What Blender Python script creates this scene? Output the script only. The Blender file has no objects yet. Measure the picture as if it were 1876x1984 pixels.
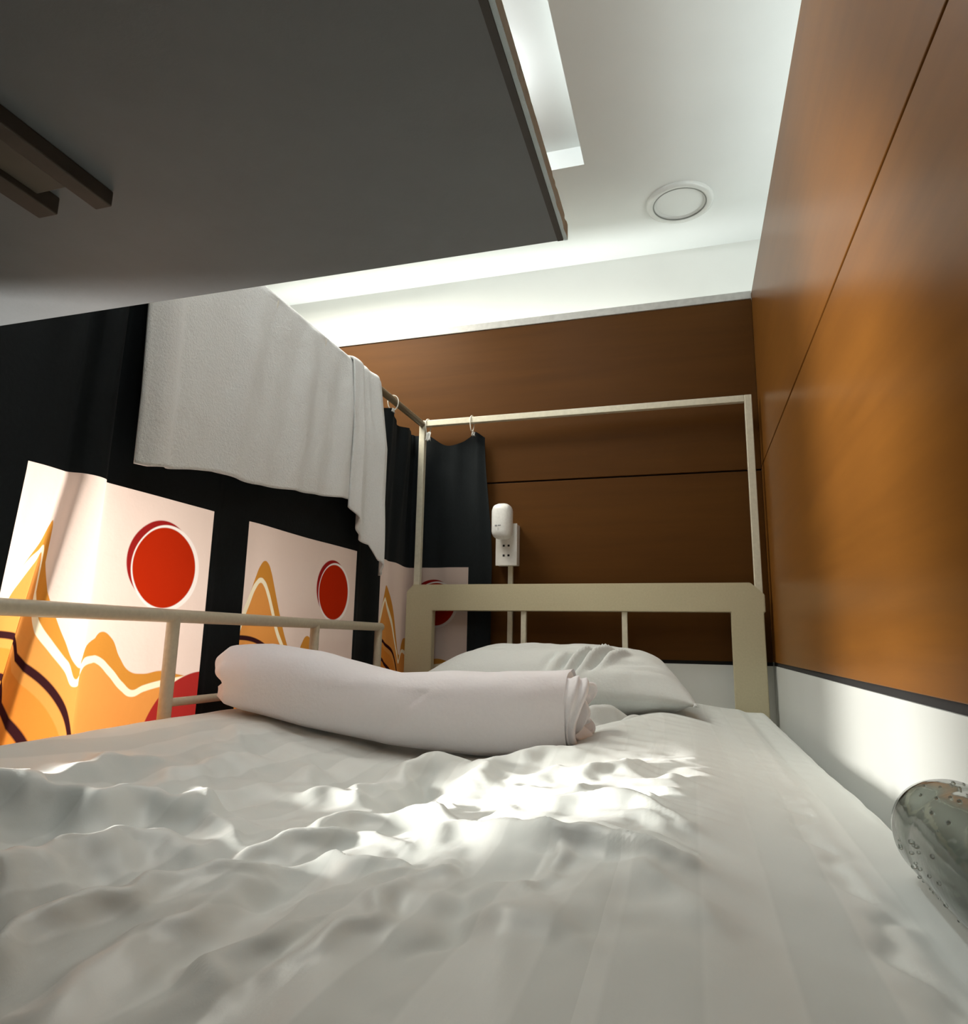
import bpy, bmesh, math, random
import numpy as np
from mathutils import Vector, Matrix, noise

# ------------------------------------------------------------------ camera, light, exposure
H = 1.40                      # eye height above the floor; the plan below is measured from the eye
scene = bpy.context.scene
COL = scene.collection

cam_d = bpy.data.cameras.new('camera')
cam = bpy.data.objects.new('camera', cam_d)
COL.objects.link(cam)
cam_d.sensor_fit = 'HORIZONTAL'
cam_d.sensor_width = 36.0
cam_d.lens = 1310.77 / 1876 * 36.0
cam_d.clip_start = 0.01
cam.matrix_world = Matrix(((0.95764047, 0.03624099, 0.28567696, 0),
                           (0.28738062, -0.18352774, -0.94006912, 0),
                           (0.01836061, 0.98234625, -0.18616855, H),
                           (0, 0, 0, 1)))
scene.camera = cam

scene.view_settings.view_transform = 'Standard'
scene.view_settings.look = 'None'
scene.view_settings.exposure = 0.0
scene.view_settings.gamma = 1.0
scene.view_settings.use_curve_mapping = False

world = bpy.data.worlds.new('world')
scene.world = world
world.use_nodes = True
world.node_tree.nodes['Background'].inputs[0].default_value = (0.02, 0.022, 0.022, 1)
world.node_tree.nodes['Background'].inputs[1].default_value = 0.3


def lamp(name, kind, loc, power, color=(1, 1, 1), rot=(0, 0, 0), size=None, size_y=None, radius=None, spread=None):
    d = bpy.data.lights.new(name, kind)
    d.energy = power
    d.color = color
    if kind == 'AREA':
        d.shape = 'RECTANGLE'
        d.size = size
        d.size_y = size_y or size
        if spread:
            d.spread = spread
    else:
        d.shadow_soft_size = radius
    o = bpy.data.objects.new(name, d)
    o.location = (loc[0], loc[1], loc[2] + H)
    o.rotation_euler = rot
    COL.objects.link(o)
    return o


PI = math.pi
# lamp in the aisle, low behind the curtain: glows through it and shines in past its free edge
al = lamp('aisle_lamp', 'SPOT', (-1.28, 0.18, -0.012), 185, (1.0, 0.965, 0.90), radius=0.065)
al.rotation_euler = Vector((0.82, 0.54, -0.13)).to_track_quat('-Z', 'Y').to_euler()
al.data.spot_size = math.radians(84)
al.data.spot_blend = 0.75
# ceiling panel over the aisle
lamp('aisle_ceiling_panel', 'AREA', (-1.08, 1.38, 1.17), 21, (1.0, 0.96, 0.86), size=0.55)
# strip inside the ceiling slot
for yy, pw_ in ((0.45, 2.3), (0.62, 2.3), (0.90, 2.1), (1.25, 1.9)):
    lamp('slot_strip', 'POINT', (-0.43, yy, 1.203), pw_, (0.95, 0.99, 1.0), radius=0.02)
# strips in the neighbouring bays, behind the two partitions, shining up
lamp('far_bay_strip', 'AREA', (-0.75, 1.93, 0.80), 3.4, (0.97, 1.0, 0.98), rot=(PI, 0, 0), size=1.6, size_y=0.08)
lamp('side_bay_strip', 'AREA', (0.62, 0.9, 0.80), 9, (0.95, 1.0, 0.98), rot=(PI, 0, 0), size=0.5, size_y=1.8)


# ------------------------------------------------------------------ materials
def mat_new(name):
    m = bpy.data.materials.new(name)
    m.use_nodes = True
    nt = m.node_tree
    return m, nt, nt.nodes['Principled BSDF'], nt.nodes['Material Output']


def nd(nt, t, **kw):
    n = nt.nodes.new(t)
    for k, v in kw.items():
        setattr(n, k, v)
    return n


def math_n(nt, op, a, b=None, c=None, clamp=False):
    n = nd(nt, 'ShaderNodeMath', operation=op, use_clamp=clamp)
    for i, v in enumerate((a, b, c)):
        if v is None:
            continue
        if isinstance(v, (int, float)):
            n.inputs[i].default_value = v
        else:
            nt.links.new(v, n.inputs[i])
    return n.outputs[0]


def mix_c(nt, fac, a, b):
    n = nd(nt, 'ShaderNodeMix', data_type='RGBA')
    for s, v in ((n.inputs['Factor'], fac), (n.inputs['A'], a), (n.inputs['B'], b)):
        if isinstance(v, (int, float)):
            s.default_value = v
        elif isinstance(v, tuple):
            s.default_value = (*v, 1)
        else:
            nt.links.new(v, s)
    return n.outputs['Result']


def noise_n(nt, scale, detail=3, rough=0.5, stretch=(1, 1, 1), distortion=0):
    tc = nd(nt, 'ShaderNodeTexCoord')
    mp = nd(nt, 'ShaderNodeMapping')
    mp.inputs['Scale'].default_value = stretch
    mp.inputs['Location'].default_value = (11.37, 7.71, 5.13)
    nt.links.new(tc.outputs['Object'], mp.inputs['Vector'])
    n = nd(nt, 'ShaderNodeTexNoise')
    n.inputs['Scale'].default_value = scale
    n.inputs['Detail'].default_value = detail
    n.inputs['Roughness'].default_value = rough
    n.inputs['Distortion'].default_value = distortion
    nt.links.new(mp.outputs[0], n.inputs['Vector'])
    return n.outputs['Fac']


def bump(nt, bsdf, height, strength=0.2, dist=0.01):
    b = nd(nt, 'ShaderNodeBump')
    b.inputs['Strength'].default_value = strength
    b.inputs['Distance'].default_value = dist
    nt.links.new(height, b.inputs['Height'])
    nt.links.new(b.outputs[0], bsdf.inputs['Normal'])
    return b


def ramp(nt, fac, stops):
    r = nd(nt, 'ShaderNodeValToRGB')
    e = r.color_ramp.elements
    while len(e) < len(stops):
        e.new(0.5)
    for el, (p, c) in zip(e, stops):
        el.position = p
        el.color = (*c, 1)
    nt.links.new(fac, r.inputs[0])
    return r.outputs[0]


def plain(name, color, rough=0.6, var=0.08, nscale=40, bstr=0.08, bdist=0.002, metallic=0.0, spec=0.5):
    m, nt, b, _ = mat_new(name)
    f = noise_n(nt, nscale, 4)
    lo = tuple(c * (1 - var) for c in color)
    hi = tuple(min(1, c * (1 + var)) for c in color)
    nt.links.new(ramp(nt, f, [(0.3, lo), (0.7, hi)]), b.inputs['Base Color'])
    b.inputs['Roughness'].default_value = rough
    b.inputs['Metallic'].default_value = metallic
    b.inputs['Specular IOR Level'].default_value = spec
    if bstr:
        bump(nt, b, f, bstr, bdist)
    return m


def wood(name, stretch, rough, spec, k):
    m, nt, b, _ = mat_new(name)
    f = noise_n(nt, 3.0, 6, 0.6, stretch, 0.6)
    g = noise_n(nt, 9.0, 5, 0.6, stretch, 0.2)
    c = mix_c(nt, g, (0.060 * k, 0.0222 * k, 0.0050 * k), (0.125 * k, 0.048 * k, 0.0090 * k))
    d = mix_c(nt, f, (0.062 * k, 0.024 * k, 0.0048 * k), (0.135 * k, 0.055 * k, 0.0092 * k))
    nt.links.new(mix_c(nt, 0.5, c, d), b.inputs['Base Color'])
    b.inputs['Roughness'].default_value = rough
    b.inputs['Specular IOR Level'].default_value = spec
    w = noise_n(nt, 2.2, 2, 0.5)
    bump(nt, b, w, 0.05, 0.02)
    return m


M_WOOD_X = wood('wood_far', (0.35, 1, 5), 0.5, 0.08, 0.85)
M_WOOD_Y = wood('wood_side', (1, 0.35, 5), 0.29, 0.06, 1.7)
M_WHITE = plain('white_paint', (0.80, 0.81, 0.77), 0.5, 0.02, 6, 0.05)
M_CEIL = plain('ceiling_paint', (0.80, 0.83, 0.81), 0.7, 0.02, 5, 0.04)
M_TRIM = plain('grey_trim', (0.50, 0.50, 0.47), 0.5, 0.10, 60, 0.1)
M_BLACK = plain('black_gap', (0.006, 0.005, 0.005), 0.8, 0.1)
M_DIM = plain('dim_wall_paint', (0.16, 0.15, 0.14), 0.7, 0.04, 6, 0.05)
M_FLOOR = plain('floor_grey', (0.22, 0.19, 0.16), 0.5, 0.1, 8)
M_CREAM = plain('cream_enamel', (0.53, 0.475, 0.31), 0.40, 0.035, 200, 0.2, 0.0008)
M_RAIL = plain('cream_tube', (0.52, 0.46, 0.34), 0.35, 0.06, 160, 0.15, 0.001)
M_POST = plain('pale_tube', (0.66, 0.62, 0.48), 0.38, 0.06, 120, 0.15, 0.001)
M_ROD = plain('rod_in_shade', (0.20, 0.16, 0.10), 0.45, 0.1, 120, 0.1, 0.001)  # dark colour stands in for shade on the rod's room side
M_PLASTIC = plain('white_plastic', (0.78, 0.77, 0.72), 0.35, 0.03, 80, 0.03)
M_PLASTIC2 = plain('white_plastic_charger', (0.83, 0.83, 0.79), 0.3, 0.05, 200, 0.05, 0.001)
M_HOLE = plain('socket_hole', (0.004, 0.004, 0.004), 0.7, 0.1)
M_MARK = plain('grey_print', (0.25, 0.25, 0.26), 0.6, 0.05)
M_STRING = plain('white_string', (0.80, 0.76, 0.66), 0.8, 0.08, 300, 0.2)
M_TAPE = plain('white_tape', (0.62, 0.62, 0.58), 0.6, 0.08, 200, 0.2)
M_BRACKET = plain('brown_steel', (0.045, 0.036, 0.026), 0.55, 0.15, 60, 0.1)


def board_mat():
    m, nt, b, _ = mat_new('grey_laminate')
    f = noise_n(nt, 18, 6, 0.65)
    s = noise_n(nt, 70, 5, 0.7)
    nt.links.new(mix_c(nt, f, (0.145, 0.154, 0.160), (0.185, 0.196, 0.203)), b.inputs['Base Color'])
    b.inputs['Roughness'].default_value = 0.55
    bump(nt, b, s, 0.12, 0.002)
    return m


def edge_mat():
    m, nt, b, _ = mat_new('chipped_white_edge')
    f = noise_n(nt, 55, 5, 0.7)
    nt.links.new(ramp(nt, f, [(0.27, (0.20, 0.20, 0.185)), (0.36, (0.66, 0.78, 0.82)), (0.7, (0.73, 0.86, 0.90))]), b.inputs['Base Color'])
    b.inputs['Roughness'].default_value = 0.7
    bump(nt, b, f, 0.4, 0.004)
    return m


M_BOARD, M_EDGE = board_mat(), edge_mat()


def sheet_mat():
    m, nt, b, _ = mat_new('satin_stripe_cotton')
    uv = nd(nt, 'ShaderNodeUVMap', uv_map='UVMap')
    sp = nd(nt, 'ShaderNodeSeparateXYZ')
    nt.links.new(uv.outputs[0], sp.inputs[0])
    w = math_n(nt, 'SINE', math_n(nt, 'MULTIPLY', sp.outputs[0], 2 * PI / 0.078))
    st = math_n(nt, 'MULTIPLY_ADD', w, 5.0, 0.5, clamp=True)
    big = noise_n(nt, 7, 3)
    base = mix_c(nt, st, (0.70, 0.735, 0.705), (0.765, 0.80, 0.77))
    nt.links.new(base, b.inputs['Base Color'])
    r = math_n(nt, 'MULTIPLY_ADD', st, -0.27, 0.72)
    nt.links.new(r, b.inputs['Roughness'])
    b.inputs['Specular IOR Level'].default_value = 0.45
    b.inputs['Sheen Weight'].default_value = 0.25
    b.inputs['Sheen Roughness'].default_value = 0.4
    n1 = noise_n(nt, 30, 3, 0.5, (1.5, 0.7, 1), 0.3)
    n2 = noise_n(nt, 900, 2)
    h = math_n(nt, 'MULTIPLY_ADD', n2, 0.05, n1)
    bump(nt, b, h, 0.15, 0.006)
    return m


def cloth_mat(name, lo, hi, nscale=120, bs=0.3, bd=0.004, wr=14, sheen=0.3):
    m, nt, b, _ = mat_new(name)
    f = noise_n(nt, nscale, 4, 0.65)
    g = noise_n(nt, wr, 3, 0.55, (1, 1, 1), 0.8)
    nt.links.new(mix_c(nt, f, lo, hi), b.inputs['Base Color'])
    b.inputs['Roughness'].default_value = 0.85
    b.inputs['Specular IOR Level'].default_value = 0.2
    b.inputs['Sheen Weight'].default_value = sheen
    h = math_n(nt, 'MULTIPLY_ADD', g, 2.0, f)
    bump(nt, b, h, bs, bd)
    return m


M_SHEET = sheet_mat()
M_TOWEL = cloth_mat('terry_cloth', (0.70, 0.71, 0.69), (0.82, 0.83, 0.81), 260, 0.5, 0.004, 9)
M_DUVET = cloth_mat('white_duvet', (0.86, 0.84, 0.86), (0.92, 0.90, 0.915), 220, 0.18, 0.004, 10)
M_PILLOW = cloth_mat('white_pillowcase', (0.63, 0.655, 0.63), (0.69, 0.715, 0.69), 200, 0.2, 0.004, 12)
M_MATTRESS = plain('mattress_ticking', (0.7, 0.68, 0.62), 0.8)


def dark_cloth_mat():
    m, nt, b, _ = mat_new('blackout_cloth')
    f = noise_n(nt, 160, 4)
    nt.links.new(mix_c(nt, f, (0.0045, 0.0066, 0.0074), (0.0085, 0.0115, 0.0125)), b.inputs['Base Color'])
    b.inputs['Roughness'].default_value = 0.8
    b.inputs['Specular IOR Level'].default_value = 0.15
    b.inputs['Sheen Weight'].default_value = 0.02
    bump(nt, b, f, 0.2, 0.002)
    return m


M_DARK = dark_cloth_mat()


def print_mat():
    """Printed cloth square: sun, hills and lines drawn from the cloth's own u (across) and v (down)."""
    m, nt, b, out = mat_new('printed_cloth')
    uv = nd(nt, 'ShaderNodeUVMap', uv_map='UVMap')
    sp = nd(nt, 'ShaderNodeSeparateXYZ')
    nt.links.new(uv.outputs[0], sp.inputs[0])
    u, v = sp.outputs[0], sp.outputs[1]

    def curve(pts, x):
        n = nd(nt, 'ShaderNodeFloatCurve')
        c = n.mapping.curves[0]
        while len(c.points) < len(pts):
            c.points.new(0.5, 0.5)
        for p, q in zip(c.points, pts):
            p.location = q
        n.mapping.update()
        nt.links.new(x, n.inputs['Value'])
        return n.outputs[0]

    hill = [(0, .415), (.04, .31), (.07, .235), (.10, .18), (.13, .157), (.16, .165), (.19, .2), (.22, .255), (.25, .315), (.3, .41), (.36, .51), (.42, .585),
            (.46, .59), (.50, .52), (.54, .483), (.58, .50), (.62, .565), (.66, .61), (.72, .622), (.80, .615), (.88, .63), (1, .655)]
    line = [(0, .435), (.04, .335), (.08, .265), (.11, .245), (.14, .257), (.17, .29), (.22, .37), (.276, .469), (.326, .529), (.38, .585), (.433, .638),
            (.47, .605), (.51, .57), (.54, .573), (.59, .61), (.64, .66), (.68, .685), (.73, .672), (.80, .66), (.90, .65), (1, .64)]

    def step(e, soft=0.004):           # 1 where e > 0
        return math_n(nt, 'MULTIPLY_ADD', e, 1 / soft, 0.5, clamp=True)

    hh = curve(hill, u)
    ww = curve(line, u)
    du = 0.012
    wl = curve(line, math_n(nt, 'SUBTRACT', u, du))
    wr = curve(line, math_n(nt, 'ADD', u, du))
    slope = math_n(nt, 'DIVIDE', math_n(nt, 'SUBTRACT', wr, wl), 2 * du)
    stretch = math_n(nt, 'SQRT', math_n(nt, 'MULTIPLY_ADD', slope, slope, 1.0))

    def dist(cu, cv, sv=1.0):
        a = math_n(nt, 'SUBTRACT', u, cu)
        c = math_n(nt, 'MULTIPLY', math_n(nt, 'SUBTRACT', v, cv), sv)
        return math_n(nt, 'SQRT', math_n(nt, 'ADD', math_n(nt, 'MULTIPLY', a, a), math_n(nt, 'MULTIPLY', c, c)))

    def ring(d, r, w):
        return step(math_n(nt, 'SUBTRACT', w, math_n(nt, 'ABSOLUTE', math_n(nt, 'SUBTRACT', d, r))))

    col = mix_c(nt, step(math_n(nt, 'SUBTRACT', v, hh)), (0.80, 0.655, 0.58), (0.58, 0.25, 0.040))
    col = mix_c(nt, step(math_n(nt, 'SUBTRACT', v, ww)), col, (0.70, 0.295, 0.070))
    # inner left hill, a deeper orange
    d0 = dist(0.0, 0.97)
    col = mix_c(nt, math_n(nt, 'MULTIPLY', step(math_n(nt, 'SUBTRACT', 0.44, d0)), 0.75), col, (0.66, 0.215, 0.028))
    wline = step(math_n(nt, 'SUBTRACT', math_n(nt, 'MULTIPLY', stretch, 0.011),
                        math_n(nt, 'ABSOLUTE', math_n(nt, 'SUBTRACT', v, ww))))
    col = mix_c(nt, wline, col, (0.92, 0.84, 0.62))
    for r in (0.475, 0.365, 0.25):
        col = mix_c(nt, ring(d0, r, 0.010), col, (0.035, 0.010, 0.012))
    col = mix_c(nt, step(math_n(nt, 'SUBTRACT', 0.275, dist(1.0, 0.90))), col, (0.36, 0.026, 0.022))
    dark = step(math_n(nt, 'SUBTRACT', 0.150, dist(0.752, 0.232)))
    col = mix_c(nt, dark, col, (0.30, 0.015, 0.014))
    dr = dist(0.778, 0.252)
    col = mix_c(nt, step(math_n(nt, 'SUBTRACT', 0.157, dr)), col, (0.92, 0.85, 0.80))
    col = mix_c(nt, step(math_n(nt, 'SUBTRACT', 0.145, dist(0.771, 0.250))), col, (0.42, 0.022, 0.004))

    nt.nodes.remove(b)
    df = nd(nt, 'ShaderNodeBsdfDiffuse')
    tr = nd(nt, 'ShaderNodeBsdfTranslucent')
    dim = mix_c(nt, 0.42, col, (0.0, 0.0, 0.0))
    nt.links.new(dim, df.inputs['Color'])
    thru = nd(nt, 'ShaderNodeMix', data_type='RGBA', blend_type='MULTIPLY')
    thru.inputs['Factor'].default_value = 1
    nt.links.new(col, thru.inputs['A'])
    thru.inputs['B'].default_value = (0.25, 0.24, 0.235, 1)
    nt.links.new(thru.outputs['Result'], tr.inputs['Color'])
    f = noise_n(nt, 26, 4, 0.6)
    bp = nd(nt, 'ShaderNodeBump')
    bp.inputs['Strength'].default_value = 0.15
    bp.inputs['Distance'].default_value = 0.006
    nt.links.new(f, bp.inputs['Height'])
    nt.links.new(bp.outputs[0], df.inputs['Normal'])
    nt.links.new(bp.outputs[0], tr.inputs['Normal'])
    ad = nd(nt, 'ShaderNodeAddShader')
    nt.links.new(df.outputs[0], ad.inputs[0])
    nt.links.new(tr.outputs[0], ad.inputs[1])
    nt.links.new(ad.outputs[0], out.inputs['Surface'])
    return m


M_PRINT = print_mat()


def clear_mat(name, color, rough, ior):
    m, nt, b, _ = mat_new(name)
    b.inputs['Base Color'].default_value = (*color, 1)
    b.inputs['Transmission Weight'].default_value = 1
    b.inputs['IOR'].default_value = ior
    f = noise_n(nt, 30, 3)
    nt.links.new(math_n(nt, 'MULTIPLY_ADD', f, 0.05, rough), b.inputs['Roughness'])
    bump(nt, b, f, 0.15, 0.004)
    return m


M_CLEAR = clear_mat('clear_plastic', (0.50, 0.53, 0.50), 0.05, 1.28)
M_DROP = clear_mat('water', (0.98, 1, 1), 0.0, 1.33)


# ------------------------------------------------------------------ mesh helpers
def link_mesh(name, verts, faces, mat, parent=None, loc=(0, 0, 0), smooth=False, uvs=None):
    """verts are measured from the eye; loc is the object's origin in the same measure."""
    me = bpy.data.meshes.new(name)
    L = Vector((loc[0], loc[1], loc[2])) if parent is None else Vector((0, 0, 0))
    base = Vector(parent['origin']) if parent is not None else L
    me.from_pydata([tuple(Vector(v) - base) for v in verts], [], faces)
    if uvs is not None:
        ul = me.uv_layers.new(name='UVMap')
        for lp in me.loops:
            ul.data[lp.index].uv = uvs[lp.vertex_index]
    me.materials.append(mat)
    if smooth:
        me.polygons.foreach_set('use_smooth', [True] * len(me.polygons))
    me.update()
    o = bpy.data.objects.new(name, me)
    COL.objects.link(o)
    if parent is not None:
        o.parent = parent
    else:
        o.location = (L[0], L[1], L[2] + H)
    o['origin'] = tuple(base)
    return o


def from_bm(name, bm, mat, parent=None, loc=(0, 0, 0), smooth=False):
    bmesh.ops.recalc_face_normals(bm, faces=bm.faces)
    bm.verts.ensure_lookup_table()
    vs = [v.co.copy() for v in bm.verts]
    for i, v in enumerate(bm.verts):
        v.index = i
    fs = [[v.index for v in f.verts] for f in bm.faces]
    bm.free()
    return link_mesh(name, vs, fs, mat, parent, loc, smooth)


def thing(name, label, cat, loc, group=None):
    o = bpy.data.objects.new(name, None)
    o.empty_display_size = 0.05
    o.location = (loc[0], loc[1], loc[2] + H)
    o['origin'] = tuple(loc)
    COL.objects.link(o)
    tag(o, label, cat, group)
    return o


def tag(o, label, cat, group=None):
    o['label'] = label
    o['category'] = cat
    if group:
        o['group'] = group
    return o


def struct(o):
    o['kind'] = 'structure'
    return o


def box_bm(x0, x1, y0, y1, z0, z1, bev=0.0, seg=2, bm=None):
    b = bm or bmesh.new()
    vs = [b.verts.new(p) for p in ((x0, y0, z0), (x1, y0, z0), (x1, y1, z0), (x0, y1, z0), (x0, y0, z1), (x1, y0, z1), (x1, y1, z1), (x0, y1, z1))]
    fs = [b.faces.new([vs[i] for i in f]) for f in ((0, 3, 2, 1), (4, 5, 6, 7), (0, 1, 5, 4), (1, 2, 6, 5), (2, 3, 7, 6), (3, 0, 4, 7))]
    if bev:
        es = list({e for f in fs for e in f.edges})
        bmesh.ops.bevel(b, geom=es, offset=bev, segments=seg, affect='EDGES', profile=0.5)
    return b


def box(name, x0, x1, y0, y1, z0, z1, mat, parent=None, bev=0.0, loc=None, seg=2):
    return from_bm(name, box_bm(x0, x1, y0, y1, z0, z1, bev, seg), mat, parent, loc or ((x0 + x1) / 2, (y0 + y1) / 2, z0))


def tube_bm(pts, r, n=14, cap=True, bm=None):
    b = bm or bmesh.new()
    pts = [Vector(p) for p in pts]
    rings = []
    ref = None
    for i, p in enumerate(pts):
        t = (pts[min(i + 1, len(pts) - 1)] - pts[max(i - 1, 0)]).normalized()
        if ref is None:
            ref = t.orthogonal().normalized()
        ref = (ref - t * ref.dot(t)).normalized()
        q = t.cross(ref)
        rr = r[i] if isinstance(r, (list, tuple)) else r
        rings.append([b.verts.new(p + (ref * math.cos(2 * PI * k / n) + q * math.sin(2 * PI * k / n)) * rr) for k in range(n)])
    for a, c in zip(rings, rings[1:]):
        for k in range(n):
            b.faces.new((a[k], a[(k + 1) % n], c[(k + 1) % n], c[k]))
    if cap:
        b.faces.new(rings[0][::-1])
        b.faces.new(rings[-1])
    return b


def tube(name, pts, r, mat, parent=None, loc=(0, 0, 0), n=14):
    o = from_bm(name, tube_bm(pts, r, n), mat, parent, loc)
    shade_auto(o)
    return o


def shade_auto(o, ang=40):
    me = o.data
    me.polygons.foreach_set('use_smooth', [True] * len(me.polygons))
    bm = bmesh.new()
    bm.from_mesh(me)
    for e in bm.edges:
        if len(e.link_faces) == 2 and e.calc_face_angle(0) > math.radians(ang):
            e.smooth = False
    bm.to_mesh(me)
    bm.free()


def lathe_bm(profile, axis, centre, n=48, bm=None):
    """profile: (radius, along) pairs; axis: unit vector."""
    b = bm or bmesh.new()
    ax = Vector(axis).normalized()
    p = ax.orthogonal().normalized()
    q = ax.cross(p)
    c = Vector(centre)
    rings = []
    for r, t in profile:
        if r < 1e-6:
            rings.append([b.verts.new(c + ax * t)])
        else:
            rings.append([b.verts.new(c + ax * t + (p * math.cos(2 * PI * k / n) + q * math.sin(2 * PI * k / n)) * r) for k in range(n)])
    for a, d in zip(rings, rings[1:]):
        for k in range(n):
            j = (k + 1) % n
            if len(a) == 1 and len(d) == 1:
                continue
            if len(a) == 1:
                b.faces.new((a[0], d[j], d[k]))
            elif len(d) == 1:
                b.faces.new((a[k], a[j], d[0]))
            else:
                b.faces.new((a[k], a[j], d[j], d[k]))
    return b


def sm(a, b, x):
    t = np.clip((x - a) / (b - a), 0, 1)
    return t * t * (3 - 2 * t)


def fbm(x, y, z, f, o=3):
    s, a = 0.0, 1.0
    for k in range(o):
        s += a * noise.noise(Vector((x * f, y * f, z * f + 17.3 * k)))
        f *= 2.05
        a *= 0.5
    return s


# ------------------------------------------------------------------ the setting
ZC = 1.20                     # ceiling
ZF = -H                       # floor
struct(box('floor', -1.6, 1.4, -0.45, 2.1, ZF - 0.05, ZF, M_FLOOR))

# ceiling with the light slot let into it
SX0, SX1, SY0, SY1, SD = -0.56, -0.2165, 0.25, 1.537, 0.055
bm = bmesh.new()
box_bm(-1.6, SX0, -0.45, 2.1, ZC, ZC + 0.09, bm=bm)
box_bm(SX1, 1.4, -0.45, 2.1, ZC, ZC + 0.09, bm=bm)
box_bm(SX0, SX1, -0.45, SY0, ZC, ZC + 0.09, bm=bm)
box_bm(SX0, SX1, SY1, 2.1, ZC, ZC + 0.09, bm=bm)
box_bm(SX0, SX1, SY0, SY1, ZC + SD, ZC + 0.09, bm=bm)
ceiling = struct(from_bm('ceiling', bm, M_CEIL, None, (0, 0.8, ZC)))

struct(box('wall_back', -1.6, 1.4, 2.0, 2.06, ZF, ZC, M_WHITE))          # white wall beyond the far partition
struct(box('wall_left', -1.62, -1.56, -0.45, 2.0, ZF, ZC, M_DIM))
struct(box('wall_foot', -1.56, 1.36, -0.42, -0.36, ZF, ZC, M_DIM))
struct(box('wall_outer', 1.34, 1.40, -0.36, 2.0, ZF, ZC, M_WHITE))

# far partition: wood boards over a painted board, with a cap along its top
YF = 1.86
wf = struct(box('wall_far', -1.5, 0.20, YF + 0.014, YF + 0.036, ZF, 0.944, M_WHITE))
box('panel', -1.5, 0.195, YF, YF + 0.014, 0.4560, 0.9395, M_WOOD_X, wf, 0.0012)
box('panel', -1.5, 0.195, YF, YF + 0.014, -0.0415, 0.4515, M_WOOD_X, wf, 0.0012)
box('shadow_gap_strip', -1.5, 0.195, YF + 0.006, YF + 0.014, -0.0505, -0.0415, M_BLACK, wf)
box('groove_strip', -1.5, 0.195, YF + 0.008, YF + 0.014, 0.4515, 0.4560, M_BLACK, wf)
box('lower_board', -1.5, 0.195, YF + 0.002, YF + 0.014, ZF, -0.0505, M_WHITE, wf)
cb = box('cap_trim', -1.5, 0.195, YF - 0.004, YF + 0.04, 0.9395, 0.9625, M_TRIM, wf, 0.0015)
cb['label'] = 'pale grey trim strip along the top edge'

# right partition
XW = 0.195
wr = struct(box('wall_right', XW + 0.014, XW + 0.036, -0.36, YF + 0.036, ZF, 0.955, M_WHITE))
box('panel', XW, XW + 0.014, -0.36, YF, 0.4645, 0.957, M_WOOD_Y, wr, 0.0012)
box('panel', XW, XW + 0.014, -0.36, YF, -0.0405, 0.4605, M_WOOD_Y, wr, 0.0012)
box('groove_strip', XW + 0.008, XW + 0.014, -0.36, YF, 0.4605, 0.4645, M_BLACK, wr)
box('shadow_gap_strip', XW + 0.003, XW + 0.014, -0.36, YF, -0.0495, -0.0405, M_BLACK, wr)
box('lower_board', XW, XW + 0.014, -0.36, YF, ZF, -0.0495, plain('lower_grey_white', (0.49, 0.505, 0.485), 0.5, 0.02, 6, 0.05), wr)

# recessed ceiling light (off)
dl = thing('ceiling_light', 'round recessed ceiling light, switched off, beside the wood wall', 'ceiling light', (0.0145, 1.757, ZC))
R0 = 0.090
o = from_bm('ring', lathe_bm([(R0, 0), (R0 - 0.001, -0.006), (R0 - 0.006, -0.0095), (R0 - 0.012, -0.0098), (R0 - 0.019, -0.0075), (R0 - 0.026, 0.000),
                              (R0 - 0.029, 0.004)], (0, 0, 1), (0.0145, 1.757, ZC), 64),
            plain('light_ring', (0.72, 0.74, 0.71), 0.18, 0.02, 50, 0.02), dl, smooth=True)
from_bm('shade_ring', lathe_bm([(R0 - 0.0185, -0.0082), (R0 - 0.0215, -0.0078), (R0 - 0.0215, -0.0060), (R0 - 0.0185, -0.0070), (R0 - 0.0185, -0.0082)], (0, 0, 1), (0.0145, 1.757, ZC), 64),  # dark grey ring painted in for the shade inside the recess
        plain('shade_ring_grey', (0.22, 0.23, 0.21), 0.4, 0.03, 50, 0.02), dl, smooth=True)
o = from_bm('diffuser', lathe_bm([(R0 - 0.026, 0.0030), (0.03, 0.0022), (0, 0.002)], (0, 0, 1), (0.0145, 1.757, ZC), 64),
            plain('light_diffuser', (0.56, 0.58, 0.54), 0.45, 0.02, 50, 0.02), dl, smooth=True)

# ------------------------------------------------------------------ overhead board with its bracket
bd = thing('overhead_board', 'thick grey laminated board fixed overhead with a chipped pale edge', 'shelf', (-0.39, -0.35, 0.30))
BX0, BX1, BY0, BY1, BZ0, BZ1 = -0.70, -0.0785, -0.355, 0.4645, 0.300, 0.3135
box('underside_panel', BX0, BX1 - 0.003, BY0, BY1 - 0.001, BZ0, BZ1, M_BOARD, bd, 0.0008)
# side edging with small chips
bm = bmesh.new()
rnd = random.Random(4)
n = 320
ring = []
for i in range(n + 1):
    y = BY0 + (BY1 - BY0) * i / n
    near = 0.35 + 0.9 * max(0.0, (y - 0.33) / 0.13)
    d = max(0, fbm(y, 0, 0, 70, 3) - 0.1) * 0.0013 * near
    d2 = max(0, fbm(y, 3, 0, 60, 3) - 0.1) * 0.0026 * near
    ring.append([bm.verts.new(p) for p in ((BX1 - 0.003, y, BZ0 + 0.0004), (BX1 - d, y, BZ0 + 0.0006 + d * 0.6), (BX1 - d2 * 0.7, y, BZ1 - 0.0004 - d2), (BX1 - 0.003, y, BZ1 - 0.0004))])
for a, c in zip(ring, ring[1:]):
    for k in range(4):
        bm.faces.new((a[k], a[(k + 1) % 4], c[(k + 1) % 4], c[k]))
bm.faces.new(ring[0])
bm.faces.new(ring[-1][::-1])
e = from_bm('edge_strip', bm, M_EDGE, bd)
e['label'] = 'pale chipped edge strip'
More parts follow.
